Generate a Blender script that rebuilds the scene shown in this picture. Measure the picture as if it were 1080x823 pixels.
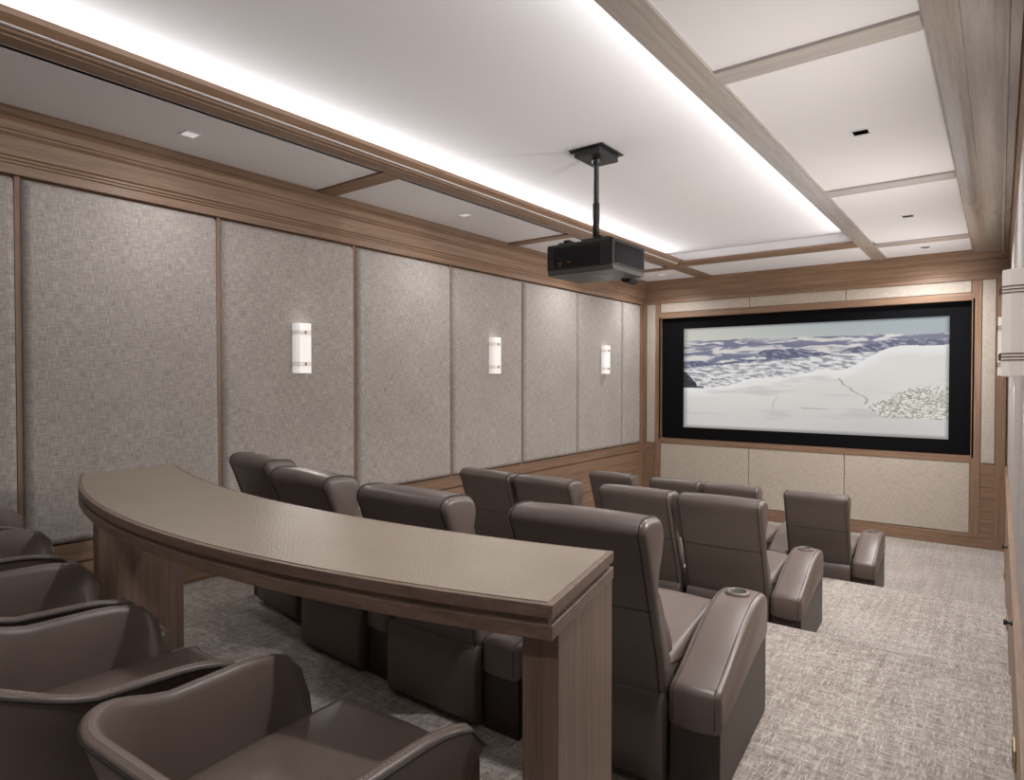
import bpy, bmesh, math, random
from mathutils import Vector, Matrix, noise
random.seed(7)
C = bpy.context.scene.collection
for o in list(bpy.data.objects): bpy.data.objects.remove(o)
PI = math.pi

# ------------------------------------------------------------------ camera, world, light
F = 678.0
pitch = math.atan(11.5 / F)
yaw = math.atan(515 * math.cos(pitch) / F)
cd = bpy.data.cameras.new('camera'); cam = bpy.data.objects.new('camera', cd); C.objects.link(cam)
cam.location = (0, 0, 2.15); cam.rotation_euler = (PI / 2 - pitch, 0, yaw)
cd.sensor_fit = 'HORIZONTAL'; cd.sensor_width = 36; cd.lens = F / 1080 * 36; cd.clip_start = 0.01
bpy.context.scene.camera = cam
w = bpy.data.worlds.new('world'); bpy.context.scene.world = w; w.use_nodes = True
w.node_tree.nodes['Background'].inputs[0].default_value = (0.8, 0.85, 1, 1)
w.node_tree.nodes['Background'].inputs[1].default_value = 0.02
vs = bpy.context.scene.view_settings
vs.view_transform = 'Standard'; vs.look = 'None'; vs.gamma = 1; vs.use_curve_mapping = False
vs.exposure = 0.0
WARM = (1, 0.93, 0.86); NEUT = (1, 0.98, 0.985)

def area(name, loc, rot, sx, sy, power, col=WARM, spread=PI):
    l = bpy.data.lights.new(name, 'AREA'); l.shape = 'RECTANGLE'; l.size = sx; l.size_y = sy
    l.energy = power; l.color = col; l.spread = spread
    o = bpy.data.objects.new(name, l); C.objects.link(o); o.location = loc; o.rotation_euler = rot
    return o
def spot(name, loc, power, ang=110, blend=0.8, col=WARM, tilt=(0, 0), r=0.05):
    l = bpy.data.lights.new(name, 'SPOT'); l.energy = power; l.color = col
    l.spot_size = math.radians(ang); l.spot_blend = blend; l.shadow_soft_size = r
    o = bpy.data.objects.new(name, l); C.objects.link(o); o.location = loc; o.rotation_euler = (tilt[0], tilt[1], 0)
    return o
# cove lighting inside the raised ceiling tray (left ledge, and an added one on the right)
area('cove_light', (-3.845, 3.5, 3.86), (0, math.radians(-97), 0), 0.04, 10.0, 38, NEUT, math.radians(70))
area('cove_light', (-1.315, 3.5, 3.86), (0, math.radians(97), 0), 0.04, 10.0, 24, NEUT, math.radians(70))  # unseen right strip, added to brighten the ceiling
# downlights
DL = [(-4.28, 2.12, 30), (-4.22, 4.79, 38), (-4.22, 7.45, 60), (-4.2, 9.37, 85),
      (-0.745, 2.0, 125), (-0.745, 4.76, 165), (-0.747, 7.48, 250), (-0.749, 9.375, 170),
      (-4.28, -0.6, 25), (-0.745, -0.7, 75)]
for x, y, p in DL:
    spot('downlight_lamp', (x, y, 3.745), p, 165, 1.0, NEUT)

# ------------------------------------------------------------------ materials
def newmat(name):
    m = bpy.data.materials.new(name); m.use_nodes = True
    nt = m.node_tree; return m, nt, nt.nodes['Principled BSDF']
def nd(nt, t, **k):
    n = nt.nodes.new(t)
    for a, b in k.items(): setattr(n, a, b)
    return n
def mapping(nt, src, scale, rot=(0, 0, 0)):
    mp = nd(nt, 'ShaderNodeMapping'); mp.inputs['Scale'].default_value = scale; mp.inputs['Rotation'].default_value = rot
    nt.links.new(src, mp.inputs['Vector']); return mp.outputs[0]
def tnoise(nt, vec, scale=1, detail=2, rough=0.5):
    n = nd(nt, 'ShaderNodeTexNoise'); n.inputs['Scale'].default_value = scale
    n.inputs['Detail'].default_value = detail; n.inputs['Roughness'].default_value = rough
    nt.links.new(vec, n.inputs['Vector']); return n.outputs['Fac']
def ramp(nt, fac, stops):
    r = nd(nt, 'ShaderNodeValToRGB'); e = r.color_ramp.elements
    while len(e) < len(stops): e.new(0.5)
    for q, (p, c) in zip(e, stops):
        q.position = p; q.color = (*c, 1)
    nt.links.new(fac, r.inputs[0]); return r.outputs[0]
def math_(nt, op, a, b=None, c=None):
    n = nd(nt, 'ShaderNodeMath', operation=op)
    for i, v in enumerate((a, b, c)):
        if v is None: continue
        if isinstance(v, (int, float)): n.inputs[i].default_value = v
        else: nt.links.new(v, n.inputs[i])
    return n.outputs[0]
def bump(nt, bs, h, strength, dist):
    b = nd(nt, 'ShaderNodeBump'); b.inputs['Strength'].default_value = strength; b.inputs['Distance'].default_value = dist
    nt.links.new(h, b.inputs['Height']); nt.links.new(b.outputs[0], bs.inputs['Normal'])
def mixc(nt, a, b, fac, mode='MULTIPLY'):
    m = nd(nt, 'ShaderNodeMix', data_type='RGBA', blend_type=mode)
    if isinstance(fac, (int, float)): m.inputs['Factor'].default_value = fac
    else: nt.links.new(fac, m.inputs['Factor'])
    for s, v in ((6, a), (7, b)):
        if isinstance(v, tuple): m.inputs[s].default_value = (*v, 1)
        else: nt.links.new(v, m.inputs[s])
    return m.outputs[2]

def simple(name, col, rough=0.5, metal=0, spec=0.5):
    m, nt, b = newmat(name); b.inputs['Base Color'].default_value = (*col, 1)
    b.inputs['Roughness'].default_value = rough; b.inputs['Metallic'].default_value = metal
    b.inputs['Specular IOR Level'].default_value = spec
    return m
def wood(name, axis, c0, c1, rough=0.45, scale=1.0):
    m, nt, b = newmat(name)
    co = nd(nt, 'ShaderNodeTexCoord').outputs['Object']
    s1 = [38 * scale] * 3; s1[axis] = 1.3 * scale
    s2 = [260 * scale] * 3; s2[axis] = 7 * scale
    n1 = tnoise(nt, mapping(nt, co, s1), 1, 4, 0.6)
    n2 = tnoise(nt, mapping(nt, co, s2), 1, 2, 0.6)
    f = math_(nt, 'ADD', math_(nt, 'MULTIPLY', n1, 0.6), math_(nt, 'MULTIPLY', n2, 0.4))
    c = ramp(nt, f, [(0.33, c0), (0.66, c1)])
    nt.links.new(c, b.inputs['Base Color']); b.inputs['Roughness'].default_value = rough
    bump(nt, b, n2, 0.25, 0.002)
    return m
WD = (0.155, 0.088, 0.053); WL = (0.30, 0.19, 0.122)
M = {}
for i, a in enumerate('xyz'): M['wood_' + a] = wood('oak_grain_' + a, i, WD, WL)
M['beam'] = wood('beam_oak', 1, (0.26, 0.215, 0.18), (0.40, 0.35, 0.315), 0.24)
M['beam_c_sheen'] = wood('centre_beam_oak_sheen', 1, (0.34, 0.30, 0.265), (0.49, 0.45, 0.425), 0.24)  # paler base puts the beam's bright sheen into the colour
M['beam_x_sheen'] = wood('beam_oak_cross_sheen', 0, (0.40, 0.36, 0.335), (0.56, 0.525, 0.505), 0.24)  # palest base, the lit gloss of the right cross pieces painted in
for k_ in ('beam', 'beam_x_sheen', 'beam_c_sheen'):
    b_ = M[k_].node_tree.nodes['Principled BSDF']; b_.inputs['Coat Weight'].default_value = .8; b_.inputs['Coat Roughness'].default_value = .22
M['bar_wood'] = wood('bar_oak', 0, (0.12, 0.076, 0.054), (0.235, 0.162, 0.12), 0.38)
M['bar_wood_z'] = wood('bar_oak_upright', 2, (0.14, 0.088, 0.064), (0.25, 0.175, 0.132), 0.42)
M['white'] = simple('ceiling_paint', (0.77, 0.765, 0.785), 0.9)
M['black'] = simple('black_velvet', (0.004, 0.004, 0.005), 0.9, 0, 0.1)
M['plastic'] = simple('black_plastic', (0.006, 0.006, 0.007), 0.5)
M['plastic_grey'] = simple('grey_casing', (0.07, 0.066, 0.062), 0.45)
M['metal_black'] = simple('black_metal', (0.008, 0.008, 0.009), 0.45, 0.0)
M['dark_base'] = wood('dark_stained_base', 2, (0.022, 0.014, 0.013), (0.045, 0.03, 0.027), 0.45)
M['bronze'] = simple('bronze', (0.20, 0.11, 0.06), 0.35, 0.9)
M['brass'] = simple('brass', (0.55, 0.42, 0.22), 0.35, 1)
M['steel'] = simple('dark_steel', (0.06, 0.06, 0.065), 0.3, 1)
M['seam'] = simple('dark_seam_thread', (0.022, 0.017, 0.015), 0.7)
M['thread'] = simple('pale_stitching', (0.26, 0.225, 0.195), 0.6)
M['louvre_dark'] = simple('dark_louvre', (0.05, 0.035, 0.028), 0.8)  # dark brown for the step light louvres

def leather(name, col, rough=0.42, scale=420, bs=0.18):
    m, nt, b = newmat(name)
    co = nd(nt, 'ShaderNodeTexCoord').outputs['Object']
    v = nd(nt, 'ShaderNodeTexVoronoi'); v.inputs['Scale'].default_value = scale; nt.links.new(co, v.inputs['Vector'])
    n = tnoise(nt, co, 5, 3)
    c = mixc(nt, tuple(k * 0.86 for k in col), tuple(k * 1.13 for k in col), n, 'MIX')
    nt.links.new(c, b.inputs['Base Color'])
    b.inputs['Roughness'].default_value = rough
    bump(nt, b, v.outputs['Distance'], bs, 0.001)
    return m
M['leather'] = leather('taupe_leather_shaded', (0.106, 0.083, 0.073), 0.36)  # darker copy for recliner backs, their shade put into the colour
M['leather_arm'] = leather('taupe_leather_lit', (0.140, 0.108, 0.093), 0.34)  # lighter copy for arms, seats and cushions, light put into the colour
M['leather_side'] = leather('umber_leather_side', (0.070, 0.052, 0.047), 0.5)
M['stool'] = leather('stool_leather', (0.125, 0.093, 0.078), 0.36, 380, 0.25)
M['shagreen'] = leather('pebbled_leather_top', (0.285, 0.235, 0.182), 0.34, 170, 1.0)

def fabric(name, c0, c1):
    m, nt, b = newmat(name)
    co = nd(nt, 'ShaderNodeTexCoord').outputs['Object']
    sp = nd(nt, 'ShaderNodeSeparateXYZ'); nt.links.new(co, sp.inputs[0])
    h = math_(nt, 'ADD', sp.outputs[0], sp.outputs[1])
    cb = nd(nt, 'ShaderNodeCombineXYZ'); nt.links.new(h, cb.inputs[0]); nt.links.new(sp.outputs[2], cb.inputs[1])
    n1 = tnoise(nt, mapping(nt, cb.outputs[0], (170, 14, 1)), 1, 3, 0.65)
    n2 = tnoise(nt, mapping(nt, cb.outputs[0], (14, 170, 1)), 1, 3, 0.65)
    n3 = tnoise(nt, cb.outputs[0], 3, 2)
    f = math_(nt, 'ADD', math_(nt, 'MULTIPLY', math_(nt, 'ADD', n1, n2), 0.42), math_(nt, 'MULTIPLY_ADD', n3, 0.06, 0.05))
    c = ramp(nt, f, [(0.38, c0), (0.62, c1)])
    nt.links.new(c, b.inputs['Base Color']); b.inputs['Roughness'].default_value = 0.92
    b.inputs['Specular IOR Level'].default_value = 0.2
    bump(nt, b, f, 0.35, 0.002)
    return m
M['fabric'] = fabric('grey_linen', (0.225, 0.20, 0.18), (0.52, 0.485, 0.455))
M['fabric_front'] = fabric('beige_linen', (0.34, 0.295, 0.245), (0.56, 0.50, 0.435))

def carpet():
    m, nt, b = newmat('woven_carpet')
    co = nd(nt, 'ShaderNodeTexCoord').outputs['Object']
    n1 = tnoise(nt, mapping(nt, co, (135, 19, 1)), 1, 3, 0.7)
    n2 = tnoise(nt, mapping(nt, co, (19, 135, 1)), 1, 3, 0.7)
    n3 = tnoise(nt, mapping(nt, co, (300, 300, 300)), 1, 1, 0.5)
    n4 = tnoise(nt, co, 1.3, 2)
    l1 = tnoise(nt, mapping(nt, co, (34, 1.2, 1)), 1, 1); l2 = tnoise(nt, mapping(nt, co, (1.2, 34, 1)), 1, 1)
    mx = math_(nt, 'ADD', math_(nt, 'MULTIPLY', math_(nt, 'MAXIMUM', n1, n2), .82), math_(nt, 'MULTIPLY', math_(nt, 'ADD', l1, l2), .10))
    f = math_(nt, 'ADD', math_(nt, 'MULTIPLY', mx, 0.72), math_(nt, 'MULTIPLY', n3, 0.2))
    f = math_(nt, 'ADD', f, math_(nt, 'MULTIPLY', n4, 0.08))
    c = ramp(nt, f, [(0.40, (0.11, 0.092, 0.08)), (0.52, (0.30, 0.265, 0.235)), (0.66, (0.62, 0.58, 0.54))])
    nt.links.new(c, b.inputs['Base Color']); b.inputs['Roughness'].default_value = 0.95
    b.inputs['Specular IOR Level'].default_value = 0.15
    bump(nt, b, f, 0.8, 0.006)
    return m
M['carpet'] = carpet()
def emis(name, col, st, base=(0.8, 0.8, 0.8), rough=0.3):
    m, nt, b = newmat(name); b.inputs['Base Color'].default_value = (*base, 1); b.inputs['Roughness'].default_value = rough
    b.inputs['Emission Color'].default_value = (*col, 1); b.inputs['Emission Strength'].default_value = st
    return m
M['shade'] = emis('lit_alabaster_shade', (1, 0.97, 0.94), 0.36, (.78, .76, .74))
M['shade_dim'] = emis('alabaster_shade', (1, 0.9, 0.82), 0.12, (.72, .68, .63))
M['lens'] = emis('downlight_lens', (1, 0.96, 0.9), 0.5, (0.4, 0.4, 0.4))

# ------------------------------------------------------------------ mesh helpers
def me(name, bm, smooth=False):
    bmesh.ops.recalc_face_normals(bm, faces=bm.faces)
    m = bpy.data.meshes.new(name); bm.to_mesh(m); bm.free()
    if smooth:
        for p in m.polygons: p.use_smooth = True
    return m
def link(name, mesh, mat=None, parent=None, bev=0, seg=2, subs=0, wn=True, loc=None, rot=None):
    o = bpy.data.objects.new(name, mesh); C.objects.link(o)
    if mat is not None and not mesh.materials: mesh.materials.append(M[mat] if isinstance(mat, str) else mat)
    if parent: o.parent = parent
    if loc: o.location = loc
    if rot: o.rotation_euler = rot
    if subs:
        s = o.modifiers.new('sub', 'SUBSURF'); s.levels = subs; s.render_levels = subs
    if bev:
        b = o.modifiers.new('bev', 'BEVEL'); b.width = bev; b.segments = seg; b.limit_method = 'ANGLE'; b.angle_limit = math.radians(35)
        for p in mesh.polygons: p.use_smooth = True
        if wn:
            n = o.modifiers.new('wn', 'WEIGHTED_NORMAL'); n.keep_sharp = True
    return o
def box(bm, x0, x1, y0, y1, z0, z1):
    v = [bm.verts.new((x, y, z)) for x in (x0, x1) for y in (y0, y1) for z in (z0, z1)]
    for f in ((0, 1, 3, 2), (4, 6, 7, 5), (0, 4, 5, 1), (2, 3, 7, 6), (0, 2, 6, 4), (1, 5, 7, 3)):
        bm.faces.new([v[i] for i in f])
def B(*boxes):
    bm = bmesh.new()
    for b in boxes: box(bm, *b)
    return bm
def ngon_extrude(bm, pts3, vec):
    a = [bm.verts.new(p) for p in pts3]; b = [bm.verts.new(Vector(p) + Vector(vec)) for p in pts3]
    bm.faces.new(a); bm.faces.new(b[::-1])
    n = len(a)
    for i in range(n): bm.faces.new((a[i], b[i], b[(i + 1) % n], a[(i + 1) % n]))
def prof_x(prof, x0, x1):           # (y,z) profile pushed along x
    bm = bmesh.new(); ngon_extrude(bm, [(x0, y, z) for y, z in prof], (x1 - x0, 0, 0)); return bm
def prof_y(prof, y0, y1):           # (x,z) profile pushed along y
    bm = bmesh.new(); ngon_extrude(bm, [(x, y0, z) for x, z in prof], (0, y1 - y0, 0)); return bm
def smooth_loop(pts, n=4, closed=True):
    out = []; L = len(pts)
    rng = range(L) if closed else range(L - 1)
    for i in rng:
        if closed: p = [Vector(pts[(i + k) % L]) for k in (-1, 0, 1, 2)]
        else: p = [Vector(pts[max(0, min(L - 1, i + k))]) for k in (-1, 0, 1, 2)]
        for j in range(n):
            t = j / n
            out.append(0.5 * ((2 * p[1]) + (-p[0] + p[2]) * t + (2 * p[0] - 5 * p[1] + 4 * p[2] - p[3]) * t * t + (-p[0] + 3 * p[1] - 3 * p[2] + p[3]) * t ** 3))
    if not closed: out.append(Vector(pts[-1]))
    return out
def tube(bm, pts, r, n=8, closed=False):
    pts = [Vector(p) for p in pts]; rings = []; L = len(pts); prev = None
    for i, p in enumerate(pts):
        a = pts[(i - 1) % L] if closed or i > 0 else p
        b = pts[(i + 1) % L] if closed or i < L - 1 else p
        d = (b - a).normalized()
        if prev is None:
            u = d.orthogonal().normalized()
        else:
            u = (prev - d * prev.dot(d)).normalized()
        prev = u; v = d.cross(u)
        rings.append([bm.verts.new(p + (u * math.cos(2 * PI * k / n) + v * math.sin(2 * PI * k / n)) * r) for k in range(n)])
    for i in range(L if closed else L - 1):
        A, Bq = rings[i], rings[(i + 1) % L]
        for k in range(n): bm.faces.new((A[k], A[(k + 1) % n], Bq[(k + 1) % n], Bq[k]))
    if not closed: bm.faces.new(rings[0][::-1]); bm.faces.new(rings[-1])
def lathe(bm, prof, n=32, c=(0, 0)):     # (r,z)
    rings = [[bm.verts.new((c[0] + r * math.cos(2 * PI * k / n), c[1] + r * math.sin(2 * PI * k / n), z)) for k in range(n)] for r, z in prof]
    for i in range(len(prof) - 1):
        for k in range(n): bm.faces.new((rings[i][k], rings[i][(k + 1) % n], rings[i + 1][(k + 1) % n], rings[i + 1][k]))
    return rings
def pillow_prism(bm, prof, x0, x1, r=0.03, seg=4, puff=0.0):
    """closed (y,z) profile swept in x with rounded, inset side edges: an upholstered block"""
    cy = sum(p[0] for p in prof) / len(prof); cz = sum(p[1] for p in prof) / len(prof)
    P = [Vector((p[0], p[1])) for p in prof]; n = len(P)
    area2 = sum(P[i].x * P[(i + 1) % n].y - P[(i + 1) % n].x * P[i].y for i in range(n))
    sgn = 1 if area2 > 0 else -1
    N = []
    for i in range(n):
        e1 = (P[i] - P[i - 1]).normalized(); e2 = (P[(i + 1) % n] - P[i]).normalized()
        n1 = Vector((e1.y, -e1.x)) * sgn; n2 = Vector((e2.y, -e2.x)) * sgn
        q = (n1 + n2)
        N.append(q.normalized() if q.length > 1e-6 else n1)
    secs = []
    for k in range(seg + 1):
        a = (PI / 2) * k / seg; secs.append((x0 + r * (1 - math.sin(a)), r * (1 - math.cos(a))))
    secs = [(x0 + r * (1 - math.cos(PI / 2 * k / seg)), r * (1 - math.sin(PI / 2 * k / seg))) for k in range(seg + 1)]
    m = 5
    mid = [(x0 + r + (x1 - x0 - 2 * r) * j / m, -puff * math.sin(PI * j / m)) for j in range(1, m)]
    secs = secs + mid + [(x1 - (s[0] - x0), s[1]) for s in secs[::-1]]
    rings = []
    for x, ins in secs:
        rings.append([bm.verts.new((x, P[i].x - N[i].x * ins, P[i].y - N[i].y * ins)) for i in range(n)])
    for a, b in zip(rings, rings[1:]):
        for i in range(n): bm.faces.new((a[i], a[(i + 1) % n], b[(i + 1) % n], b[i]))
    bm.faces.new(rings[0]); bm.faces.new(rings[-1][::-1])

def thing(name, label, cat, loc=(0, 0, 0), rz=0, group=None):
    o = bpy.data.objects.new(name, None); o.empty_display_size = 0.1; C.objects.link(o)
    o.location = loc; o.rotation_euler = (0, 0, rz); o['label'] = label; o['category'] = cat
    if group: o['group'] = group
    return o
def tag(o, label, cat, group=None):
    o['label'] = label; o['category'] = cat
    if group: o['group'] = group
    return o
def struct(name, bm, mat, bev=0, label=None, seg=1):
    o = link(name, me(name, bm), mat, None, bev, seg); o['kind'] = 'structure'
    if label: o['label'] = label; 
    return o
NT = [0]
def trim(bm, mat, bev=0):
    NT[0] += 1; return struct('trim_%d' % NT[0], bm, mat, bev)

# ------------------------------------------------------------------ the room
XL, XR, YF, YB = -4.87, 0.06, 10.09, -1.6
Z1, Z2 = 0.30, 0.60; Y1, Y2 = 6.535, 4.25
ZS, ZB, ZT = 3.768, 3.75, 3.92       # soffit plaster, beam underside, tray plaster
prof = [(YB - .05, -0.2), (YF + .1, -0.2), (YF + .1, 0), (Y1, 0), (Y1 + .0, Z1 - .02), (Y1 - .02, Z1), (Y2, Z1), (Y2, Z2 - .02), (Y2 - .02, Z2), (YB - .05, Z2)]
struct('floor', prof_x(prof, XL - .05, XR + .05), 'carpet')
struct('wall_back', B((XL - .1, XR + .2, YB - .1, YB, 0.6, 4.1)), 'fabric')

# left wall: plank wainscot under padded panels
struct('wall_left', B((XL - .2, XL - .035, YB, YF + .3, -0.2, 4.1)), 'wood_y')
bm = bmesh.new(); z = 0.0; hs = 0.155
while z < 0.93:
    box(bm, XL - .04, XL, YB, YF, z, min(z + hs - .004, 0.935)); z += hs
box(bm, XL - .04, XL + .006, YB, YF, 0.94, 1.065)
trim(bm, 'wood_y', 0.0015)
trim(B((XL - .04, XL + .012, YF - .13, YF, 0, 3.41)), 'wood_z', .002)       # corner post
seams = [1.335, 2.625, 3.945, 5.28, 6.61, 7.945, 9.31]
for s in seams:
    trim(B((XL - .04, XL - .002, s - .014, s + .014, 1.065, 3.41)), 'wood_z')

def f_edge(t, r): 
    t = min(max(t / r, 0), 1); return math.sqrt(max(0, 1 - (1 - t) ** 2))
def padded(u0, u1, v0, v1, d, r, place):
    def ax(a, b):
        L = b - a; s = [0, .004, .01, .018, .03, .045]; s = [q for q in s if q < min(r * .95, L / 2)] + [r, r + .008]
        lo = [a + q for q in s if q < L / 2]; hi = [b - q for q in s if q < L / 2][::-1]
        mids = [lo[-1] + (hi[0] - lo[-1]) * k / 4 for k in range(1, 4)]
        return lo + mids + hi
    U, V = ax(u0, u1), ax(v0, v1); bm = bmesh.new()
    g = [[bm.verts.new(place(u, v, d * f_edge(min(u - u0, u1 - u), r) * f_edge(min(v - v0, v1 - v), r))) for v in V] for u in U]
    for i in range(len(U) - 1):
        for j in range(len(V) - 1): bm.faces.new((g[i][j], g[i + 1][j], g[i + 1][j + 1], g[i][j + 1]))
    return bm
    ring = [g[i][0] for i in range(len(U))] + [g[-1][j] for j in range(1, len(V))] + [g[i][-1] for i in range(len(U) - 2, -1, -1)] + [g[0][j] for j in range(len(V) - 2, 0, -1)]
    bm.faces.new(ring[::-1])
    return bm
edges = [YB + .02] + seams + [9.965]
pl = ['padded linen wall panel cut off by the left edge of the photo',
      'wide padded linen wall panel between the left photo edge and the first sconce panel',
      'padded linen wall panel carrying the largest sconce on the left wall',
      'plain padded linen panel between the largest and the middle left-wall sconces',
      'padded linen wall panel carrying the middle sconce of the left wall',
      'plain padded linen panel between the middle and the farthest left-wall sconces',
      'padded linen wall panel carrying the farthest sconce of the left wall',
      'narrow padded linen panel next to the corner post at the screen wall']
for i in range(8):
    a, b = edges[i] + .013, edges[i + 1] - .013
    o = link('acoustic_panel', me('acoustic_panel', padded(a, b, 1.07, 3.402, .072, .05, lambda u, v, h: (XL - .034 + h, u, v)), True), 'fabric')
    tag(o, pl[i], 'wall panel', 'padded linen panels on the left wall')

# crown moulding profile (d = distance off the wall, z)
CR = [(-.03, 3.41), (.035, 3.41), (.035, 3.468), (.047, 3.474), (.047, 3.486), (.058, 3.492), (.058, 3.505), (.075, 3.515), (.088, 3.56), (.105, 3.615), (.125, 3.632), (.125, 3.645),
      (.138, 3.65), (.155, 3.69), (.185, 3.715), (.195, 3.718), (.2, 3.752), (.2, 3.80), (-.03, 3.80)]
trim(prof_y([(XL + d, z) for d, z in CR], YB, YF), 'wood_y', 0)
trim(prof_x([(YF - d, z) for d, z in CR], XL, XR + .05), 'wood_x', 0)

# front wall (the screen wall)
OX0, OX1, OZ0, OZ1 = -4.537, -0.285, 1.165, 3.158       # opening of the screen niche
struct('wall_front', B((XL - .2, XR + .2, YF + .17, YF + .3, -.2, 4.1), (XL - .1, OX0 - .02, YF + .0, YF + .17, -.1, 4.0), (OX1 + .02, XR + .2, YF, YF + .17, -.1, 4.0),
                       (OX0 - .02, OX1 + .02, YF, YF + .17, -.1, OZ0 - .02), (OX0 - .02, OX1 + .02, YF, YF + .17, OZ1 + .02, 4.0)), 'wood_x')
T = .022
trim(B((XL + .0, -4.79, YF - T, YF, 0, 3.42)), 'wood_z', .002)
trim(B((-4.62, OX0 - .0, YF - T, YF + .0, .165, 3.42)), 'wood_z', .002)
trim(B((-.295, -.195, YF - T, YF, .165, 3.42)), 'wood_z', .002)
trim(B((-.04, XR, YF - T - .01, YF, 0, 3.42)), 'wood_z', .002)
struct('baseboard_front', B((-4.79, -.04, YF - .03, YF, 0, .165)), 'wood_x', .003)
trim(B((OX0, -.295, YF - T, YF, 1.085, OZ0)), 'wood_x', .002)
trim(B((OX0, -.295, YF - T, YF, OZ1, 3.25)), 'wood_x', .002)
# reveal of the niche
trim(B((OX0 - .02, OX0, YF - T, YF + .17, OZ0 - .02, OZ1 + .02)), 'wood_z')
trim(B((OX1, OX1 + .02, YF - T, YF + .17, OZ0 - .02, OZ1 + .02)), 'wood_z')
trim(B((OX0, OX1, YF - T + .001, YF + .17, OZ0 - .02, OZ0)), 'wood_x')
trim(B((OX0, OX1, YF - T + .001, YF + .17, OZ1, OZ1 + .02)), 'wood_x')
# plank fields beside the lower panels
for x0, x1 in ((-4.79, -4.62), (-.195, -.04)):
    bm = bmesh.new(); z = .165
    while z < 1.05:
        box(bm, x0, x1, YF - .012, YF, z, min(z + .15, 1.075)); z += .154
    trim(bm, 'wood_x', .001)
def fp(x0, x1, z0, z1, label, d=.014):
    o = link('wall_panel', me('wall_panel', padded(x0 + .003, x1 - .003, z0, z1, d, .012, lambda u, v, h: (u, YF - .001 - h, v)), True), 'fabric_front')
    tag(o, label, 'wall panel', 'flat linen panels on the screen wall')
xs = [OX0 + .002, -3.08, -1.75, -.297]
wh = ['left', 'middle', 'right']
for i in range(3):
    fp(xs[i], xs[i + 1], .17, 1.082, 'large beige linen panel below the screen, the %s one of three' % wh[i])
    fp(xs[i], xs[i + 1], 3.253, 3.415, 'shallow beige linen strip panel above the screen, the %s one of three' % wh[i])
fp(-4.788, -4.622, 1.08, 3.415, 'tall narrow beige linen panel left of the screen')
fp(-.193, -.042, 1.08, 3.415, 'tall narrow beige linen panel right of the screen')

# right wall, seen almost edge-on
struct('wall_right', B((XR + .066, XR + .2, YB, YF + .3, -.2, 4.1)), 'wood_y')
bm = bmesh.new(); z = 0.0
while z < 0.93:
    box(bm, XR, XR + .07, YB, YF, z, min(z + hs - .004, 0.935)); z += hs
box(bm, XR - .004, XR + .07, YB, YF, 0.94, 1.065)
trim(bm, 'wood_y', 0.001)
prs = [YB + .02, 0, 1.335, 2.625, 3.945, 5.28, 6.61, 7.945, 9.31, YF - .03]
rl = ['padded pale linen panel on the right wall behind the camera', 'padded pale linen panel on the right wall beside the camera',
      'padded pale linen panel at the right photo edge in front of the nearest sconce', 'padded pale linen panel under the nearest right-wall sconce',
      'padded pale linen panel just past the nearest right-wall sconce', 'padded pale linen panel under the middle right-wall sconce',
      'padded pale linen panel just past the middle right-wall sconce', 'padded pale linen panel under the farthest right-wall sconce',
      'padded pale linen panel of the right wall next to the screen wall']
for i in range(9):
    o = link('acoustic_panel', me('acoustic_panel', padded(prs[i] + .01, prs[i + 1] - .01, 1.07, 3.402, .045, .04, lambda u, v, h: (XR + .065 - h, u, v)), True), 'fabric')
    tag(o, rl[i], 'wall panel', 'padded linen panels on the right wall')
trim(prof_y([(XR + .06 - d * .35, z) for d, z in CR if d < .19] + [(XR, 3.76), (XR + .06, 3.76)], YB, YF), 'wood_y', 0)

# ceiling: perimeter soffit, beams, raised tray
struct('ceiling', B((XL - .05, -3.62, YB, YF, ZS, ZS + .03), (-1.36, XR + .2, YB, YF, ZS, ZS + .03), (-3.7, -1.3, 8.78, YF, ZS, ZS + .03),
                    (-3.86, -1.2, YB, 8.80, ZT, ZT + .03), (-3.89, -3.86, YB, 8.8, ZS, ZT + .03), (-1.3, -1.27, YB, 8.8, ZS, ZT + .03), (-3.86, -1.2, 8.66, 8.80, ZS, ZT + .03)), 'white')
# left beam with the moulded lip that hides the cove light
trim(prof_y([(-3.82, 3.79), (-3.82, 3.755), (-3.80, ZB), (-3.70, ZB), (-3.695, 3.757), (-3.66, 3.757), (-3.655, 3.765), (-3.62, 3.772), (-3.575, 3.80), (-3.565, 3.825), (-3.585, 3.83), (-3.61, 3.79)], YB, 8.66), 'wood_y')
trim(B((-3.82, -3.60, 8.66, 9.88, ZB, 3.79)), 'wood_y', .002)
# right beam
trim(B((-1.385, -1.215, YB, 9.9, ZB, ZB + .06)), 'beam_c_sheen', .002)
# front tray edge
trim(prof_x([(8.60, 3.80), (8.60, 3.775), (8.64, 3.752), (8.80, ZB), (8.80, 3.79), (8.66, 3.81)], -3.62, -1.38), 'wood_x')
# cross pieces
for y0, y1 in ((3.39, 3.57), (6.07, 6.22), (8.77, 8.93), (.73, .9)):
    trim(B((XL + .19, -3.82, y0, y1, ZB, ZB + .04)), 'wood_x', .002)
for y0, y1 in ((3.35, 3.51), (6.06, 6.24), (8.76, 8.97), (.7, .86)):
    trim(B((-1.215, -.30, y0, y1, ZB, ZB + .04)), 'beam_x_sheen', .002)
# wide concave board and flat board along the right wall
arc = [(-.295 + .13 * (1 - math.cos(a)), ZB + .0 - .03 * math.sin(a)) for a in [PI / 2 * k / 6 for k in range(7)]]
trim(prof_y([(-.295, 3.80)] + arc + [(-.165, 3.712), (-.155, 3.712), (-.155, 3.72), (-.15, 3.722), (-.0, 3.722), (.02, 3.70), (XR + .07, 3.70), (XR + .07, 3.80)], YB, YF - .19), 'beam')
trim(B((-.0, .02, YB, YF - .2, 3.66, 3.722)), 'beam', .003)

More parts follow.
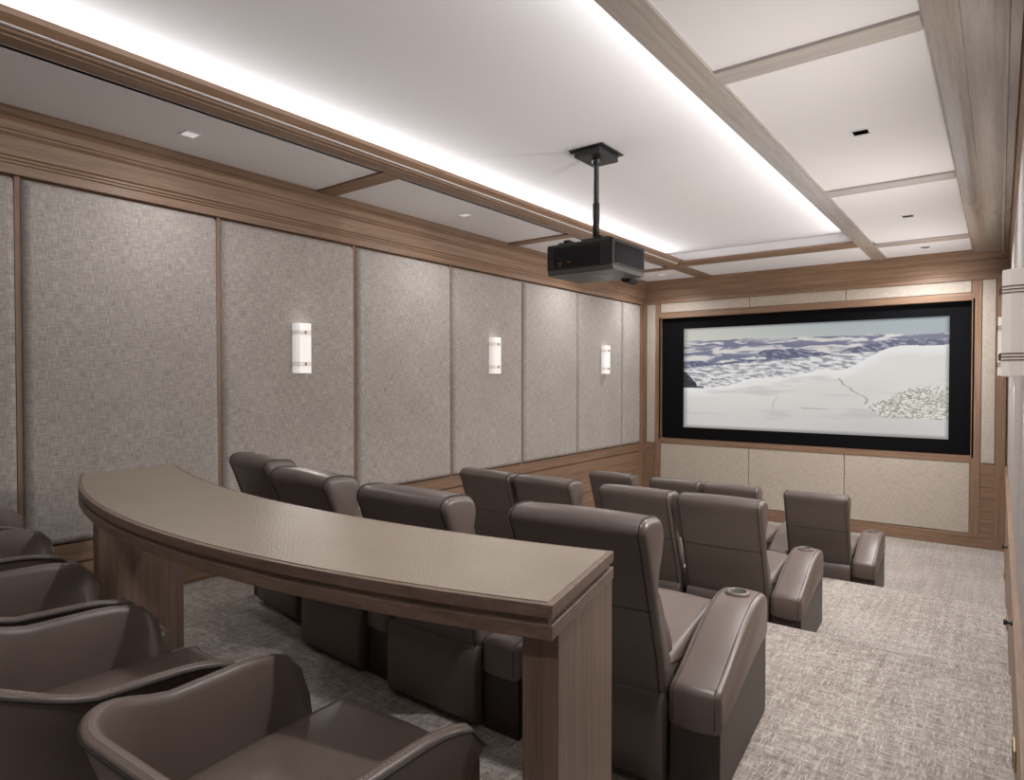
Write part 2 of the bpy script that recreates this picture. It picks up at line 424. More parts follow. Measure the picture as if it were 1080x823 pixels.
# ------------------------------------------------------------------ projection screen
sc = thing('projection_screen', 'large wide projection screen with a black border showing snowy mountains', 'screen', (-2.41, YF + .11, OZ0))
ox, oy, oz = sc.location
YS = YF + .085
IX0, IX1, IZ0, IZ1 = -4.165, -.535, 1.357, 2.978
bm = B((OX0 + .002 - ox, OX1 - .002 - ox, YS + .01 - oy, YF + .165 - oy, .002, OZ1 - OZ0 - .002))
link('backing', me('backing', bm), 'black', sc)
def brd(x0, x1, z0, z1): return (x0 - ox, x1 - ox, YS - .02 - oy, YS + .012 - oy, z0 - oz, z1 - oz)
link('border', me('border', B(brd(OX0 + .003, IX0, OZ0 + .003, OZ1 - .003), brd(IX1, OX1 - .003, OZ0 + .003, OZ1 - .003),
     brd(IX0, IX1, OZ0 + .003, IZ0), brd(IX0, IX1, IZ1, OZ1 - .003))), 'black', sc)
# the picture itself: a grid whose colours are computed from layered ridges
NX, NZ = 420, 190
def fb(x, y, o=4, s=0.0):
    return sum(noise.noise((x * 2 ** k, y * 2 ** k, s + k * 3.1)) / 1.8 ** k for k in range(o))
def lerp(a, b, t): return tuple(p + (q - p) * t for p, q in zip(a, b))
def sst(a, b, x): t = min(max((x - a) / (b - a), 0), 1); return t * t * (3 - 2 * t)
def picture(u, v):
    # v=1 top. sky
    hz = .872 + .012 * fb(u * 6, 0, 3, 5) - .004 * u
    sky = lerp((.74, .735, .70), (.60, .64, .66), sst(.0, .9, u * .8 + (v - hz) * 1.5)); 
    snow = lerp((.80, .785, .77), (.71, .70, .695), sst(.42, .0, v) * .6 + .25 * fb(u * 2, v * 3, 2, 9))
    blue = (.40, .41, .50); mid = (.55, .57, .63)
    if v > hz: c = sky
    else:
        d = hz - v
        # snow field edge
        fe = .40 + .10 * sst(.12, .35, u) + .07 * sst(.35, .62, u) + .20 * sst(.62, .86, u) + .012 * fb(u * 8, 1, 3, 2)
        # warped texture for far mountains
        r = fb(u * 7 + .8 * fb(u * 5, v * 14, 3, 1), v * 24 + .5 * fb(u * 9, v * 20, 2, 7), 6, 0)
        far = lerp(snow, blue, sst(-.26, .26, r) * .95)
        c = far
        # darker ridges
        for cy, amp, x0, x1, th, sl in ((.66, .03, -.1, .22, .10, -.05), (.66, .035, .18, .42, .075, .02), (.745, .045, .30, .54, .10, .03), (.70, .05, .46, .66, .115, .05), (.76, .05, .64, .98, .12, .18), (.80, .02, .8, 1.1, .05, .05), (.59, .03, .38, .60, .06, .25)):
            if x0 < u < x1:
                k = math.sin(PI * (u - x0) / (x1 - x0))
                top = cy + sl * (u - x0) + amp * (k - .5) + .015 * fb(u * 18, cy * 9, 4, 3)
                bt = top - th * k - .012 * fb(u * 25, cy, 3, 6)
                if bt < v < top:
                    s = fb(u * 40 + v * 20, v * 50 + u * 14, 5, 11)
                    c = lerp((.33, .34, .43), (.58, .59, .66), sst(-.05, .55, s))
        # rumpled mid zone
        if v < .60 + .17 * u and v > fe:
            s = fb(u * 26 + v * 12, v * 55 + u * 10, 6, 21)
            c = lerp((.84, .83, .82), (.46, .47, .52), sst(-.2, .4, s) * .85)
        if v < fe:
            c = snow
            e = fe - v
            c = lerp((.86, .855, .85), c, sst(0, .12, e))
            s = fb(u * 3 + v, v * 9, 3, 31); c = lerp(c, (.66, .655, .66), sst(.15, .7, s) * .5)
            # crease lines
            cr = abs(u - (.64 + .10 * sst(.5, .28, v)) - .01 * fb(v * 20, 0, 2, 4))
            if .27 < v < .5 and cr < .0035: c = lerp(c, (.45, .44, .43), .6)
            cr2 = abs(v - (.24 - .03 * u + .006 * fb(u * 20, 0, 2, 8)))
            if .50 < u < .60 and cr2 < .004: c = lerp(c, (.55, .5, .45), .6)
            cr3 = abs(u - (.405 + .015 * math.sin(v * 20)))
            if .2 < v < .34 and cr3 < .002: c = lerp(c, (.5, .48, .46), .4)
        # craggy outcrop on the right
        tp = .26 + .165 * sst(.72, .92, u) + .01 * fb(u * 30, 2, 3, 12); bt2 = .27 - .10 * sst(.72, .8, u) - .01 * u + .008 * fb(u * 22, 4, 3, 13)
        if u > .735 and bt2 < v < tp:
            s = abs(fb(u * 46 + v * 22, v * 46 - u * 26, 5, 41))
            c = lerp((.50, .49, .46), (.83, .82, .79), sst(.0, .34, s))
        # dark cliff on the left
        tl = .58 - 2.0 * u - 6 * u * u + .01 * fb(u * 60, 0, 2, 15)
        if u < .095 and .405 < v < tl and u < .06: c = lerp((.12, .125, .16), (.26, .27, .33), sst(-.2, .5, fb(u * 50, v * 40, 3, 16)))
        elif u < .095 and .40 < v < .435 - .2 * u: c = (.33, .34, .40)
    edge = sst(0, .025, u) * sst(1, .985, u) * sst(0, .04, v) * sst(1, .975, v)
    return lerp(tuple(q * .72 for q in c), c, edge)
vx = [(IX0 + (IX1 - IX0) * i / NX - ox, YS - oy, IZ0 + (IZ1 - IZ0) * j / NZ - oz) for j in range(NZ + 1) for i in range(NX + 1)]
fc = [(j * (NX + 1) + i, j * (NX + 1) + i + 1, (j + 1) * (NX + 1) + i + 1, (j + 1) * (NX + 1) + i) for j in range(NZ) for i in range(NX)]
pm = bpy.data.meshes.new('picture_surface'); pm.from_pydata(vx, [], fc)
ca = pm.color_attributes.new('picture', 'FLOAT_COLOR', 'POINT')
k = 0; arr = []
for j in range(NZ + 1):
    for i in range(NX + 1):
        c = picture(i / NX, j / NZ); arr += [c[0] ** 2.2 * 1.0, c[1] ** 2.2 * 1.0, c[2] ** 2.2 * 1.0, 1.0]
ca.data.foreach_set('color', arr)
m, nt, b = newmat('projected_picture')
b.inputs['Base Color'].default_value = (.03, .03, .03, 1); b.inputs['Roughness'].default_value = .7; b.inputs['Specular IOR Level'].default_value = 0.1
at = nd(nt, 'ShaderNodeVertexColor'); at.layer_name = 'picture'
nt.links.new(at.outputs[0], b.inputs['Emission Color']); b.inputs['Emission Strength'].default_value = 1.0
pm.materials.append(m); pic = link('picture_surface', pm, None, sc)
pic['label'] = 'glowing picture of snow fields and blue ridges'

# ------------------------------------------------------------------ downlights
dn = {(-4.28, 2.12): 'left ceiling strip, nearest the camera', (-4.22, 4.79): 'left ceiling strip, left of the projector', (-4.22, 7.45): 'left ceiling strip behind the projector',
      (-4.2, 9.37): 'corner ceiling panel between left wall and screen wall', (-.745, 4.76): 'biggest right ceiling panel', (-.747, 7.48): 'second right ceiling panel from the front wall', (-.749, 9.375): 'smallest right ceiling panel above the screen'}
for (x, y), where in dn.items():
    t = thing('recessed_downlight', 'small square recessed downlight in the ' + where, 'downlight', (x, y, ZS), 0, 'recessed ceiling downlights')
    a, r = .058, .045
    link('trim_frame', me('trim_frame', B((-a, a, -a, -r, -.004, .012), (-a, a, r, a, -.004, .012), (-a, -r, -r, r, -.004, .012), (r, a, -r, r, -.004, .012))), 'white', t)
    link('lens', me('lens', B((-r, r, -r, r, .0, .004))), 'steel' if x > -3 else 'lens', t)

# ------------------------------------------------------------------ wall sconces
def sconce(x, y, z, side, label):
    # side = +1 : on the left wall, facing +x
    t = thing('wall_sconce', label, 'wall light', (x, y, z), 0 if side > 0 else PI, 'alabaster wall sconces')
    link('back_plate', me('back_plate', B((0, .02, -.055, .055, -.205, .205))), 'bronze', t, .003)
    ch = [(.018, -.078), (.070, -.078), (.098, -.056), (.098, 0), (.098, .056), (.070, .078), (.018, .078)]
    bm = bmesh.new(); ngon_extrude(bm, [(a, b, -.215) for a, b in ch], (0, 0, .43))
    link('shade', me('shade', bm), 'shade' if side > 0 else 'shade_dim', t, .004, 2)
    for zz in (-.135, .135):
        bm = bmesh.new()
        for dz in (-.013, 0, .013):
            tube(bm, [(a * 1.03 + .001, b * 1.03, zz + dz) for a, b in ch], .0022, 6)
        bd = link('band', me('band', bm), 'bronze' if side < 0 else 'bandpale', t)
        bm = bmesh.new(); box(bm, .098, .108, -.006, .006, zz - .014, zz + .014)
        link('pin', me('pin', bm), 'bronze', bd, .002)
    if side > 0:
        l = bpy.data.lights.new('sconce_lamp', 'POINT'); l.energy = .1; l.color = WARM; area('sconce_lamp', (x + .112, y, z), (0, -PI / 2, 0), .38, .12, 3, WARM); l.shadow_soft_size = .05
        o = bpy.data.objects.new('sconce_lamp', l); C.objects.link(o); o.location = (x + .12, y, z + .26)
    else:
        area('sconce_lamp', (x - .112, y, z), (0, PI / 2, 0), .38, .12, 34, WARM)
        spot('sconce_lamp', (x - .06, y, z + .24), 6 if y < 7 else 1.5, 150, 1, WARM, (PI, 0), .04)
        spot('sconce_lamp', (x - .06, y, z - .24), 8 if y < 7 else 3.5, 150, 1, WARM, (0, 0), .04)
M['bandpale'] = simple('pale_bronze', (.42, .33, .27), .4, .3)
sconce(XL + .016, 3.33, 2.415, 1, 'largest, nearest white sconce on the left wall')
sconce(XL + .016, 5.99, 2.43, 1, 'middle white sconce of the three on the left wall')
sconce(XL + .016, 8.69, 2.445, 1, 'farthest, smallest white sconce on the left wall, near the screen corner')
sconce(XR + .04, 3.33, 2.375, -1, 'nearest white sconce on the right wall, cut by the photo edge')
sconce(XR + .02, 5.99, 2.39, -1, 'middle sconce on the right wall, seen edge-on past the nearest one')
sconce(XR + .02, 8.69, 2.41, -1, 'farthest sconce on the right wall, mostly hidden by the nearer ones')

# small fittings low on the right wall
for y, z, lb in ((3.75, 1.02, 'nearer small black knob on the right wall wainscot'), (6.2, .86, 'farther small black knob on the right wall wainscot')):
    bm = bmesh.new(); lathe(bm, [(0, 0), (.012, 0), (.012, .006), (.006, .012), (.006, .02), (.013, .026), (.013, .034), (0, .036)], 16)
    bmesh.ops.remove_doubles(bm, verts=bm.verts, dist=1e-5)
    o = link('wall_knob', me('wall_knob', bm, True), 'metal_black', loc=(XR - .003, y, z), rot=(0, -PI / 2, 0)); tag(o, lb, 'knob', 'small knobs on the right wall')  # small black knob, much like a thumb-turn
for y, z, lb in ((8.2, .16, 'brass step light plate at the foot of the right wall by the front floor'), (5.6, .46, 'brass step light plate low on the right wall by the middle tier'), (3.0, .76, 'brass step light plate low on the right wall by the nearest tier')):
    t = thing('step_light', lb, 'step light', (XR, y, z), 0, 'brass step lights')
    link('plate', me('plate', B((-.008, 0, -.06, .06, -.04, .04))), 'brass', t, .002)
    link('louvre', me('louvre', B((-.011, -.006, -.05, .05, -.03, -.018), (-.011, -.006, -.05, .05, -.006, .006), (-.011, -.006, -.05, .05, .018, .03))), 'louvre_dark', t)

# ------------------------------------------------------------------ projector
PX, PY = -2.53, 4.42
t = thing('projector_mount', 'black ceiling mount plate and telescopic pole above the projector', 'mount', (PX, PY, ZT))
bm = B((-.15, .15, -.17, .17, -.012, 0), (-.11, .11, -.15, .15, -.06, -.012), (-.15, -.11, -.15, -.12, -.022, -.012))
link('ceiling_plate', me('ceiling_plate', bm), 'metal_black', t, .003)
bm = bmesh.new(); lathe(bm, [(0, -.10), (.034, -.10), (.034, -.06)], 24); lathe(bm, [(.021, -.40), (.021, -.09)], 24)
link('upper_pole', me('upper_pole', bm, True), 'metal_black', t)
bm = bmesh.new(); lathe(bm, [(0, -.68), (.026, -.68), (.027, -.40), (.021, -.395)], 24)
link('lower_pole', me('lower_pole', bm, True), 'metal_black', t)
bm = B((-.09, .09, -.08, .08, -.70, -.68), (-.16, -.12, -.21, .21, -.72, -.70), (.12, .16, -.21, .21, -.72, -.70), (-.16, .16, -.03, .03, -.712, -.698))
for sx in (-.14, .14):
    for sy in (-.19, .19): box(bm, sx - .025, sx + .025, sy - .025, sy + .025, -.725, -.700)
link('bracket', me('bracket', bm), 'metal_black', t, .004)
p = thing('projector', 'large black projector with mesh grilles hanging from the ceiling pole', 'projector', (PX, PY, ZT - .97))
W, Dp, H0, H1 = .29, .265, 0, .235
bm = B((-W, W, -Dp, Dp, .03, H1))
link('casing', me('casing', bm), 'plastic', p, .018, 3)
bm = prof_x([(-Dp + .02, 0), (Dp - .02, 0), (Dp - .005, .03), (Dp - .004, .04), (-Dp + .004, .04), (-Dp + .005, .03)], -W + .004, W - .004)
link('underside', me('underside', bm), 'plastic_grey', p, .006)
def grille(u0, u1, v0, v1, place, n, m_):
    bm = bmesh.new()
    def bar(a, b, c, d):
        P = [place(a, c, 0), place(b, c, 0), place(b, d, 0), place(a, d, 0)]
        Q = [place(a, c, .006), place(b, c, .006), place(b, d, .006), place(a, d, .006)]
        v = [bm.verts.new(q) for q in P + Q]
        for f in ((0, 1, 2, 3), (4, 5, 6, 7), (0, 1, 5, 4), (1, 2, 6, 5), (2, 3, 7, 6), (3, 0, 4, 7)): bm.faces.new([v[i] for i in f])
    for i in range(n + 1):
        u = u0 + (u1 - u0) * i / n; bar(u - .0018, u + .0018, v0, v1)
    for j in range(m_ + 1):
        v = v0 + (v1 - v0) * j / m_; bar(u0, u1, v - .0018, v + .0018)
    return bm
link('side_grille', me('side_grille', grille(-.225, .225, .055, .205, lambda u, v, h: (W + h - .001, u, v), 34, 13)), 'steel', p)
link('side_grille', me('side_grille', grille(-.2, .2, .06, .20, lambda u, v, h: (-W - h + .001, u, v), 34, 13)), 'steel', p)
link('rear_grille', me('rear_grille', grille(-.22, .18, .05, .20, lambda u, v, h: (u, -Dp - h + .001, v), 34, 10)), 'metal_black', p)
M['jack'] = simple('copper_jack', (.35, .14, .04), .4, .6)
bm = bmesh.new()
for q_, (x_, z_) in enumerate(((-.17, .085), (-.155, .075), (-.165, .062), (-.09, .09), (-.075, .088), (-.15, .09))):
    link('input_jack', me('input_jack', B((x_ - .005, x_ + .005, -Dp - .010, -Dp - .004, z_ - .005, z_ + .005))), 'jack', p)
bm = bmesh.new(); tube(bm, [(.14, Dp - .03, .035), (.14, Dp + .02, .03), (.14, Dp + .10, .025)], .062, 28)
ln = link('lens_barrel', me('lens_barrel', bm, False), 'metal_black', p, .006)
bm = bmesh.new(); tube(bm, [(.14, Dp + .098, .025), (.14, Dp + .104, .025)], .05, 28)
link('lens_glass', me('lens_glass', bm), simple('lens_glass', (.02, .02, .05), .05), ln)
bm = bmesh.new(); lathe(bm, [(0, -.02), (.04, -.02), (.045, 0), (.04, .01), (0, .01)], 20, (.2, .17)); 
for sx in (-.2, .2):
    for sy in (-.18, .18):
        bm2 = bmesh.new(); lathe(bm2, [(0, H1), (.03, H1), (.03, H1 + .02), (0, H1 + .025)], 16, (sx, sy)); link('foot', me('foot', bm2, True), 'metal_black', p)
bm.free()
bm = B((.02, .15, -.055, -.048, -.003, .001)); tube(bm, [(.06, -.07, -.001), (.085, -.08, -.001), (.11, -.07, -.001)], .003, 6)
box(bm, .045, .075, -.070, -.062, -.003, .001); box(bm, .08, .105, -.068, -.060, -.003, .001)
link('printed_logo', me('printed_logo', bm), simple('pale_print', (.4, .39, .38), .5), p)

# ------------------------------------------------------------------ the curved bar
NB = 48
cN, rN = Vector((-2.137, 5.374)), 4.406
cF, rF = Vector((-2.136, 6.609)), 5.097
def arcpts(c, r, x0, x1):
    a0 = math.asin((x0 - c.x) / r); a1 = math.asin((x1 - c.x) / r)
    return [Vector((c.x + r * math.sin(a0 + (a1 - a0) * i / NB), c.y - r * math.cos(a0 + (a1 - a0) * i / NB))) for i in range(NB + 1)]
nearA = arcpts(cN, rN, -3.885, -.785); farA = arcpts(cF, rF, -3.836, -.893)
BO = Vector((-2.2, 1.3, Z2))
bar = thing('curved_bar', 'curved wooden bar with pebbled leather top on two end panels behind the back row', 'bar table', BO)
def barslab(z0, z1, inset=0.0):
    bm = bmesh.new(); n = []; f = []
    for a, b in zip(nearA, farA):
        d = (b - a).normalized(); n.append(a + d * inset); f.append(b - d * inset)
    # trim ends
    for L in (n, f):
        e0 = (L[1] - L[0]).normalized(); e1 = (L[-1] - L[-2]).normalized(); L[0] = L[0] + e0 * inset; L[-1] = L[-1] - e1 * inset
    nv = [[bm.verts.new((p.x - BO.x, p.y - BO.y, z - BO.z)) for p in L] for z in (z0, z1) for L in (n, f)]
    n0, f0, n1, f1 = nv
    for i in range(NB):
        bm.faces.new((n0[i], f0[i], f0[i + 1], n0[i + 1])); bm.faces.new((n1[i], n1[i + 1], f1[i + 1], f1[i]))
        bm.faces.new((n0[i], n0[i + 1], n1[i + 1], n1[i])); bm.faces.new((f0[i], f1[i], f1[i + 1], f0[i + 1]))
    bm.faces.new((n0[0], n1[0], f1[0], f0[0])); bm.faces.new((n0[-1], f0[-1], f1[-1], n1[-1]))
    return bm
link('upper_slab', me('upper_slab', barslab(1.618, 1.6485)), 'bar_wood', bar, .002)
link('recess_strip', me('recess_strip', barslab(1.602, 1.6185, .014)), 'bar_wood', bar)
link('lower_slab', me('lower_slab', barslab(1.568, 1.603)), 'bar_wood', bar, .002)
lt = link('leather_inlay', me('leather_inlay', barslab(1.648, 1.6505, .016)), 'shagreen', bar, .001); lt['label'] = 'pebbled taupe leather top'
def endpanel(i0, i1, ins0=.05, ins1=.0):
    # polygon between two stations of the arcs
    a0 = nearA[i0].copy(); b0 = farA[i0].copy()
    bm = bmesh.new()
    d = (b0 - a0).normalized(); side = Vector((d.y, -d.x)) * (1 if i0 == NB else -1)   # outward
    p0 = a0 + d * ins0; p1 = b0 - d * ins1; th = .095
    q0 = p0 - side * th; q1 = p1 - side * th
    P = [p0 - side * .004, p1 - side * .004, q1, q0]
    ngon_extrude(bm, [(p.x - BO.x, p.y - BO.y, 0) for p in P], (0, 0, 1.568 - Z2))
    return bm
link('end_panel', me('end_panel', endpanel(NB, 0)), 'bar_wood_z', bar, .003)
link('end_panel', me('end_panel', endpanel(0, 0)), 'bar_wood_z', bar, .003)

# ------------------------------------------------------------------ recliners
SW = .58; AW = .19
cache = {}
def cached(key, fn, mat, smooth=True):
    if key not in cache:
        cache[key] = me(key, fn(), smooth); cache[key].materials.append(M[mat])
    return cache[key]
def S2(pts, n=3): return [(v.x, v.y) for v in smooth_loop(pts, n)]
BACK = S2([(.03, .34), (-.015, .50), (-.10, .72), (-.175, .93), (-.205, 1.005), (-.175, 1.048), (-.10, 1.052), (-.02, 1.035), (.015, .975), (.0, .90), (-.035, .82), (-.03, .74), (.03, .60), (.13, .42), (.12, .34)], 3)
def bm_back():
    bm = bmesh.new(); pillow_prism(bm, BACK, -SW / 2 + .004, SW / 2 - .004, .028, 4, .006); return bm
def bm_piping():
    bm = bmesh.new()
    n = len(BACK)
    for x in (-SW / 2 + .026, SW / 2 - .026):
        pts = [(x, p[0], p[1]) for p in BACK[:int(n * .60)]]
        cy = -.06
        pts = [(x, y - (.0015 if z < .95 else 0), z + (.0012 if z > 1.0 else 0)) for _, y, z in pts]
        tube(bm, pts, .0026, 6)
    # horizontal seam
    tube(bm, [(-SW / 2 + .02, -.094, .705), (0, -.102, .702), (SW / 2 - .02, -.094, .705)], .0022, 6)
    return bm
def bm_cush():
    bm = bmesh.new()
    pillow_prism(bm, S2([(-.02, .70), (.04, .56), (.12, .44), (.2, .43), (.19, .52), (.11, .64), (.05, .74), (.0, .77)], 3), -SW / 2 + .03, SW / 2 - .03, .03, 4, .01); return bm
def bm_head():
    bm = bmesh.new()
    pillow_prism(bm, S2([(-.04, .80), (.0, .80), (.03, .86), (.045, .93), (.03, .99), (-.01, 1.02), (-.06, 1.0), (-.06, .88)], 3), -SW / 2 + .04, SW / 2 - .04, .03, 4, .008); return bm
def bm_seat():
    bm = bmesh.new()
    pillow_prism(bm, S2([(.08, .30), (.08, .44), (.12, .47), (.4, .485), (.7, .50), (.80, .485), (.83, .43), (.82, .32), (.78, .30)], 3), -SW / 2 + .012, SW / 2 - .012, .03, 4, .012); return bm
def bm_foot():
    bm = bmesh.new()
    pillow_prism(bm, [(.80, .06), (.86, .06), (.875, .09), (.875, .30), (.86, .33), (.80, .33)], -SW / 2 + .015, SW / 2 - .015, .02, 3, .006); return bm
def bm_kick():
    bm = bmesh.new()
    pillow_prism(bm, S2([(-.005, .03), (-.012, .16), (-.008, .30), (.02, .365), (.07, .37), (.09, .30), (.09, .03)], 3), -SW / 2 + .008, SW / 2 - .008, .015, 3, .0); return bm
def bm_base():
    return B((-SW / 2 + .03, SW / 2 - .03, .05, .80, 0, .30))
ARM_T = [(.035, .40), (.16, .435), (.32, .49), (.48, .538), (.62, .565), (.76, .566), (.84, .545), (.872, .49)]
def bm_armpad():
    top = [(v.x, v.y) for v in smooth_loop(ARM_T, 3, False)]
    prof = top + [(.875, .42), (.865, .36), (.84, .345), (.6, .325), (.3, .28), (.035, .25), (.028, .265), (.028, .38)]
    bm = bmesh.new(); pillow_prism(bm, prof, -AW / 2 - .004, AW / 2 + .004, .026, 4, .006); return bm
def bm_armseam():
    bm = bmesh.new()
    top = [(v.x, v.y) for v in smooth_loop(ARM_T, 3, False)]
    for sx in (-1, 1):
        tube(bm, [(sx * (AW / 2 - .020), y, z - .0005) for y, z in top], .0022, 6)
        tube(bm, [(sx * (AW / 2 - .018), .0295, z) for z in (.27, .32, .385)], .002, 6)
    return bm
def bm_armside():
    prof = [(.05, .0), (.83, .0), (.845, .02), (.845, .35), (.6, .335), (.3, .29), (.05, .26)]
    return prof_x(prof, -AW / 2 + .002, AW / 2 - .002)
def bm_armend():
    return B((-AW / 2 + .001, AW / 2 - .001, .045, .065, .0, .26))
CUPY, CUPZ = .70, .577
def bm_ring():
    bm = bmesh.new(); lathe(bm, [(.034, 0.002), (.036, .007), (.044, .009), (.052, .006), (.054, -.004)], 28)
    for v in bm.verts: v.co = Vector((v.co.x, v.co.y + CUPY, v.co.z + CUPZ - .001 * 0))
    return bm
def bm_well():
    bm = bmesh.new(); lathe(bm, [(0, .003), (.02, .003), (.0345, .0035), (.0355, .006)], 28)
    bmesh.ops.remove_doubles(bm, verts=bm.verts, dist=1e-5)
    for v in bm.verts: v.co = Vector((v.co.x, v.co.y + CUPY, v.co.z + CUPZ))
    return bm
def arm(parent, x):
    a = bpy.data.objects.new('armrest', cached('armrest', bm_armpad, 'leather_arm')); C.objects.link(a); a.parent = parent; a.location = (x, 0, 0)
    def sub(name, fn, mat, sm=True):
        o = bpy.data.objects.new(name, cached(name, fn, mat, sm)); C.objects.link(o); o.parent = a; return o
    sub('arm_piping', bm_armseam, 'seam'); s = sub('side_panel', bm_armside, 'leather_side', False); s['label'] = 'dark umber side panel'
    sub('cup_ring', bm_ring, 'leather_arm'); wl = sub('cup_well', bm_well, 'plastic'); wl['label'] = 'black cup holder well'
    e = sub('arm_end', bm_armend, 'dark_base', False)
def recliner(x, y, z, rz, label, group, al=False, ar=True, ax=None):
    t = thing('recliner', label, 'recliner', (x, y, z), rz, group)
    def part(name, fn, mat, sm=True):
        o = bpy.data.objects.new(name, cached(name, fn, mat, sm)); C.objects.link(o); o.parent = t; return o
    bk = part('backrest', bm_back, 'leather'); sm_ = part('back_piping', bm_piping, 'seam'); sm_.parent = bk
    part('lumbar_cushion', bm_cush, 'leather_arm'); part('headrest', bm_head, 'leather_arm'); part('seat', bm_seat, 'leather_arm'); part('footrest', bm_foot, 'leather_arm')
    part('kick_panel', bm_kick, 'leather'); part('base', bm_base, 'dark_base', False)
    if ar: arm(t, SW / 2 + AW / 2 + .004)
    if al: arm(t, -SW / 2 - AW / 2 - .004)
    return t
g = 'recliners of the curved back row'
cC, rC = Vector((-2.14, 7.03)), 4.89
def onarc(x, dr=0):
    a = math.asin((x - cC.x) / rC); return (cC.x + (rC) * math.sin(a), cC.y - rC * math.cos(a), a)
lab = ['taupe leather recliner at the left end of the curved back row behind the bar', 'taupe recliner second from the left in the curved back row behind the bar',
       'taupe recliner third from the left in the curved back row', 'largest taupe recliner at the right end of the back row, beside the bar end']
for i, xx in enumerate((-3.79, -2.945, -2.11, -1.275)):
    x, y, a = onarc(xx)
    a = (-.145, -.07, .005, .08)[i]
    recliner(x, y, Z2, a, lab[i], g, al=(i == 0))
def midarc(x, y0, R, xc=-2.5): return y0 + (x - xc) ** 2 / (2 * R), math.atan((x - xc) / R)
g = 'recliners of the middle row'
lab = ['leftmost taupe recliner of the middle row, by the left wall wainscot', 'second taupe recliner from the left in the middle row, touching the leftmost one',
       'third taupe recliner from the left in the middle row, partly behind the large back-row recliner', 'rightmost taupe recliner of the middle row, with a cup holder arm at the aisle']
for i, xx in enumerate((-3.53, -2.92, -2.12, -1.51)):
    y, a = midarc(xx, 4.42, 25); recliner(xx, y, Z1, a, lab[i], g, al=(i == 0 or i == 2), ar=(i == 3))
g = 'recliners of the front row'
lab = ['leftmost taupe recliner of the front row, alone by the left wall', 'left one of the touching recliner pair in the front row below the screen',
       'right one of the touching recliner pair in the front row below the screen', 'rightmost taupe recliner of the front row, standing apart at the aisle']
for i, xx in enumerate((-3.60, -2.82, -2.215, -1.405)):
    y, a = midarc(xx, 6.80, 45); recliner(xx, y, 0, a, lab[i], g, al=(i in (0, 1, 3)) and i != 1, ar=(i in (0, 3)))

# ------------------------------------------------------------------ bar stools
def stool_path():
    W2, D = .262, .54; r = .15; pts = []
    # from right arm tip (x=+W2,y=D) back round to left arm tip
    n = 9
    for i in range(n): pts.append((W2 + .012 * (1 - i / n), D - (D - r) * i / n))
    for i in range(12):
        a = PI / 2 * i / 11; pts.append((W2 - r + r * math.cos(a), r - r * math.sin(a)))
    for i in range(1, 8): pts.append((W2 - r - (2 * (W2 - r)) * i / 8, 0))
    for i in range(12):
        a = PI / 2 * i / 11; pts.append((-W2 + r - r * math.sin(a), r - r * math.cos(a)))
    for i in range(1, n + 1): pts.append((-W2 - .012 * (i / n), r + (D - r) * i / n))
    return pts
SPATH = stool_path()
def stool_sections():
    n = len(SPATH); secs = []
    for i, (x, y) in enumerate(SPATH):
        a = Vector(SPATH[max(i - 1, 0)]); b = Vector(SPATH[min(i + 1, n - 1)]); d = (b - a).normalized()
        nrm = Vector((-d.y, d.x)) * -1
        if nrm.dot(Vector((x, y - .25))) < 0: nrm = -nrm
        # rim height: arms .845, back .97, rounded dip at the tips
        back = 1 - sst(.02, .20, y)
        top = .852 + .055 * back
        ft = sst(.50, .44, y)
        top = top - .0 * (1 - ft)
        t_end = max(0, (y - .36) / .18); top -= .045 * min(t_end, 1) ** 2 + .03 * (1 - math.sqrt(max(0, 1 - min(max(0, (y - .50) / .04), 1) ** 2)))
        secs.append((Vector((x, y)), nrm, top))
    return secs
SECS = stool_sections()
def bm_shell():
    bm = bmesh.new(); rings = []
    for p, nr, top in SECS:
        zb = .56; th = .036
        h = top - zb
        prof = [(-.012, zb), (-.002, zb + h * .35), (.018, zb + h * .7), (.048, top - .012), (.047, top - .003), (.040, top), (.026, top + .0015), (.017, top - .003), (.010, top - .02),
                (-.014, zb + h * .72), (-.030, zb + h * .35), (-.040, zb)]
        rings.append([bm.verts.new((p.x + nr.x * d, p.y + nr.y * d, z)) for d, z in prof])
    m = len(rings[0])
    for a, b in zip(rings, rings[1:]):
        for i in range(m): bm.faces.new((a[i], a[(i + 1) % m], b[(i + 1) % m], b[i]))
    bm.faces.new(rings[0]); bm.faces.new(rings[-1][::-1])
    return bm
def bm_rim(off, dz, r):
    bm = bmesh.new(); tube(bm, [(p.x + n.x * off, p.y + n.y * off, t + dz) for p, n, t in SECS], r, 8); return bm
def bm_stitch():
    bm = bmesh.new()
    P = [Vector((p.x + n.x * .033, p.y + n.y * .033, t + .0008)) for p, n, t in SECS]
    for a, b in zip(P, P[1:]):
        L = (b - a).length; k = max(1, int(L / .009))
        for j in range(k):
            s = a.lerp(b, j / k); e = a.lerp(b, (j + .62) / k); tube(bm, [s, e], .0012, 4)
    return bm
def bm_sseat():
    out = []
    for i, (x, y) in enumerate(SPATH): pass
    loop = [(.238, .60), (.238, .20), (.205, .09), (.13, .045), (-.13, .045), (-.205, .09), (-.238, .20), (-.238, .60), (-.19, .632), (0, .645), (.19, .632)]
    loop = [(v.x, v.y) for v in smooth_loop(loop, 3)]
    bm = bmesh.new(); rings = []
    for z, s in ((.56, .97), (.575, .995), (.60, 1.0), (.655, 1.0), (.672, .985), (.682, .95), (.688, .86), (.692, .6), (.693, .3)):
        rings.append([bm.verts.new((x * s, .32 + (y - .32) * s, z)) for x, y in loop])
    for a, b in zip(rings, rings[1:]):
        n = len(a)
        for i in range(n): bm.faces.new((a[i], a[(i + 1) % n], b[(i + 1) % n], b[i]))
    bm.faces.new(rings[0][::-1]); bm.faces.new(rings[-1])
    return bm
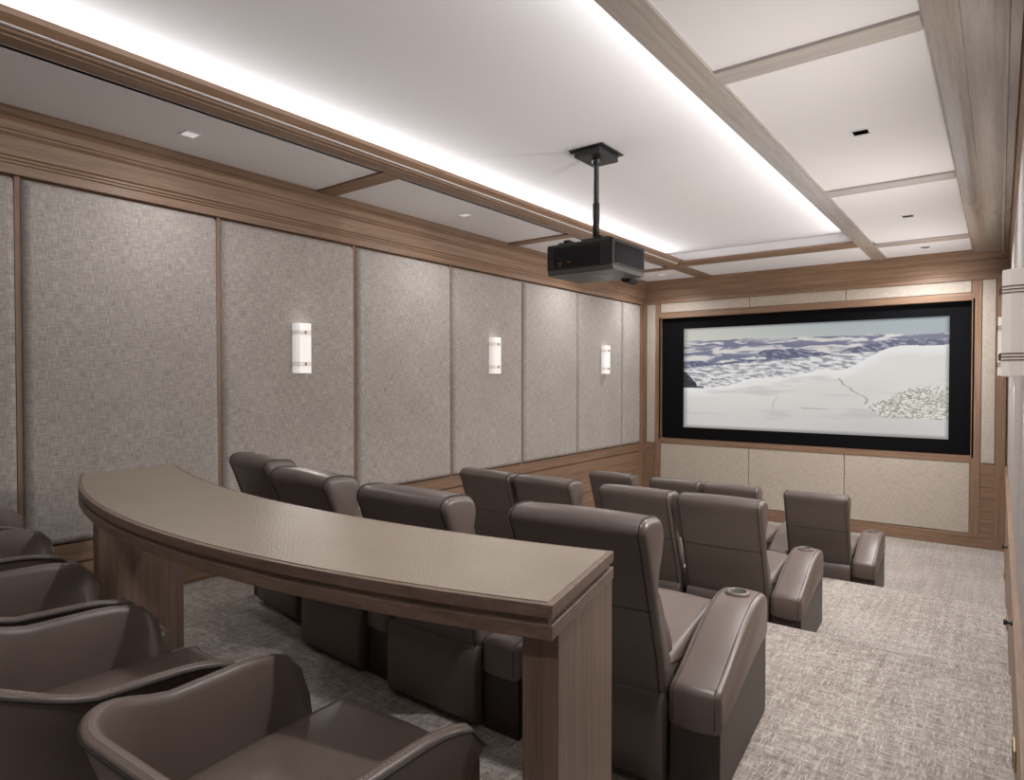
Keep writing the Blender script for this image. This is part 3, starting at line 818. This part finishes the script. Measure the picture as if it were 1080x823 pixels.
def bm_under(): 
    bm = bmesh.new(); loop = [(.22, .56), (.22, .2), (.18, .09), (.1, .04), (-.1, .04), (-.18, .09), (-.22, .2), (-.22, .56)]
    ngon_extrude(bm, [(x, y, .53) for x, y in loop], (0, 0, .035)); return bm
def bm_leg(sx, sy):
    bm = bmesh.new(); tube(bm, [(sx * .17, .31 + sy * .19, .535), (sx * .22, .31 + sy * .24, .0)], .014, 10); return bm
def bm_frail():
    bm = bmesh.new(); q = .208; tube(bm, [(q, .31 + q + .01, .18), (-q, .31 + q + .01, .18), (-q, .31 - q - .01, .18), (q, .31 - q - .01, .18)], .009, 8, True); return bm
def stool(x, y, rz, label):
    t = thing('bar_stool', label, 'bar stool', (x, y, Z2), rz, 'leather tub stools along the bar')
    def part(name, key, fn, mat, sm=True, par=None):
        o = bpy.data.objects.new(name, cached(key, fn, mat, sm)); C.objects.link(o); o.parent = par or t; return o
    sh = part('shell', 'stool_shell', bm_shell, 'stool')
    part('rim_piping', 'stool_rim', lambda: bm_rim(.0485, -.010, .0038), 'seam', par=sh)
    part('rim_stitching', 'stool_stitch', bm_stitch, 'thread', par=sh)
    part('seat', 'stool_seat', bm_sseat, 'stool'); part('seat_pan', 'stool_pan', bm_under, 'dark_base', False)
    for sx in (-1, 1):
        for sy in (-1, 1): part('leg', 'stool_leg%d%d' % (sx, sy), lambda: bm_leg(sx, sy), 'dark_base')
    part('foot_rail', 'stool_rail', bm_frail, 'dark_base')
    return t
sl = ['nearest and most fully seen leather tub stool, at the right end of the bar', 'second nearest leather tub stool, left of the nearest one, at the bar',
      'third leather tub stool from the right along the bar, half hidden by the second', 'fourth leather tub stool from the right along the bar, cut by the left photo edge',
      'farthest leather tub stool, a sliver at the left photo edge']
for i, (xx, yt, a) in enumerate(((-1.19, 1.025, .05), (-1.865, .925, -.06), (-2.545, .975, -.10), (-3.33, 1.05, -.17), (-4.06, 1.13, -.2))):
    stool(xx + .53 * math.sin(a), yt - .53 * math.cos(a), a, sl[i])
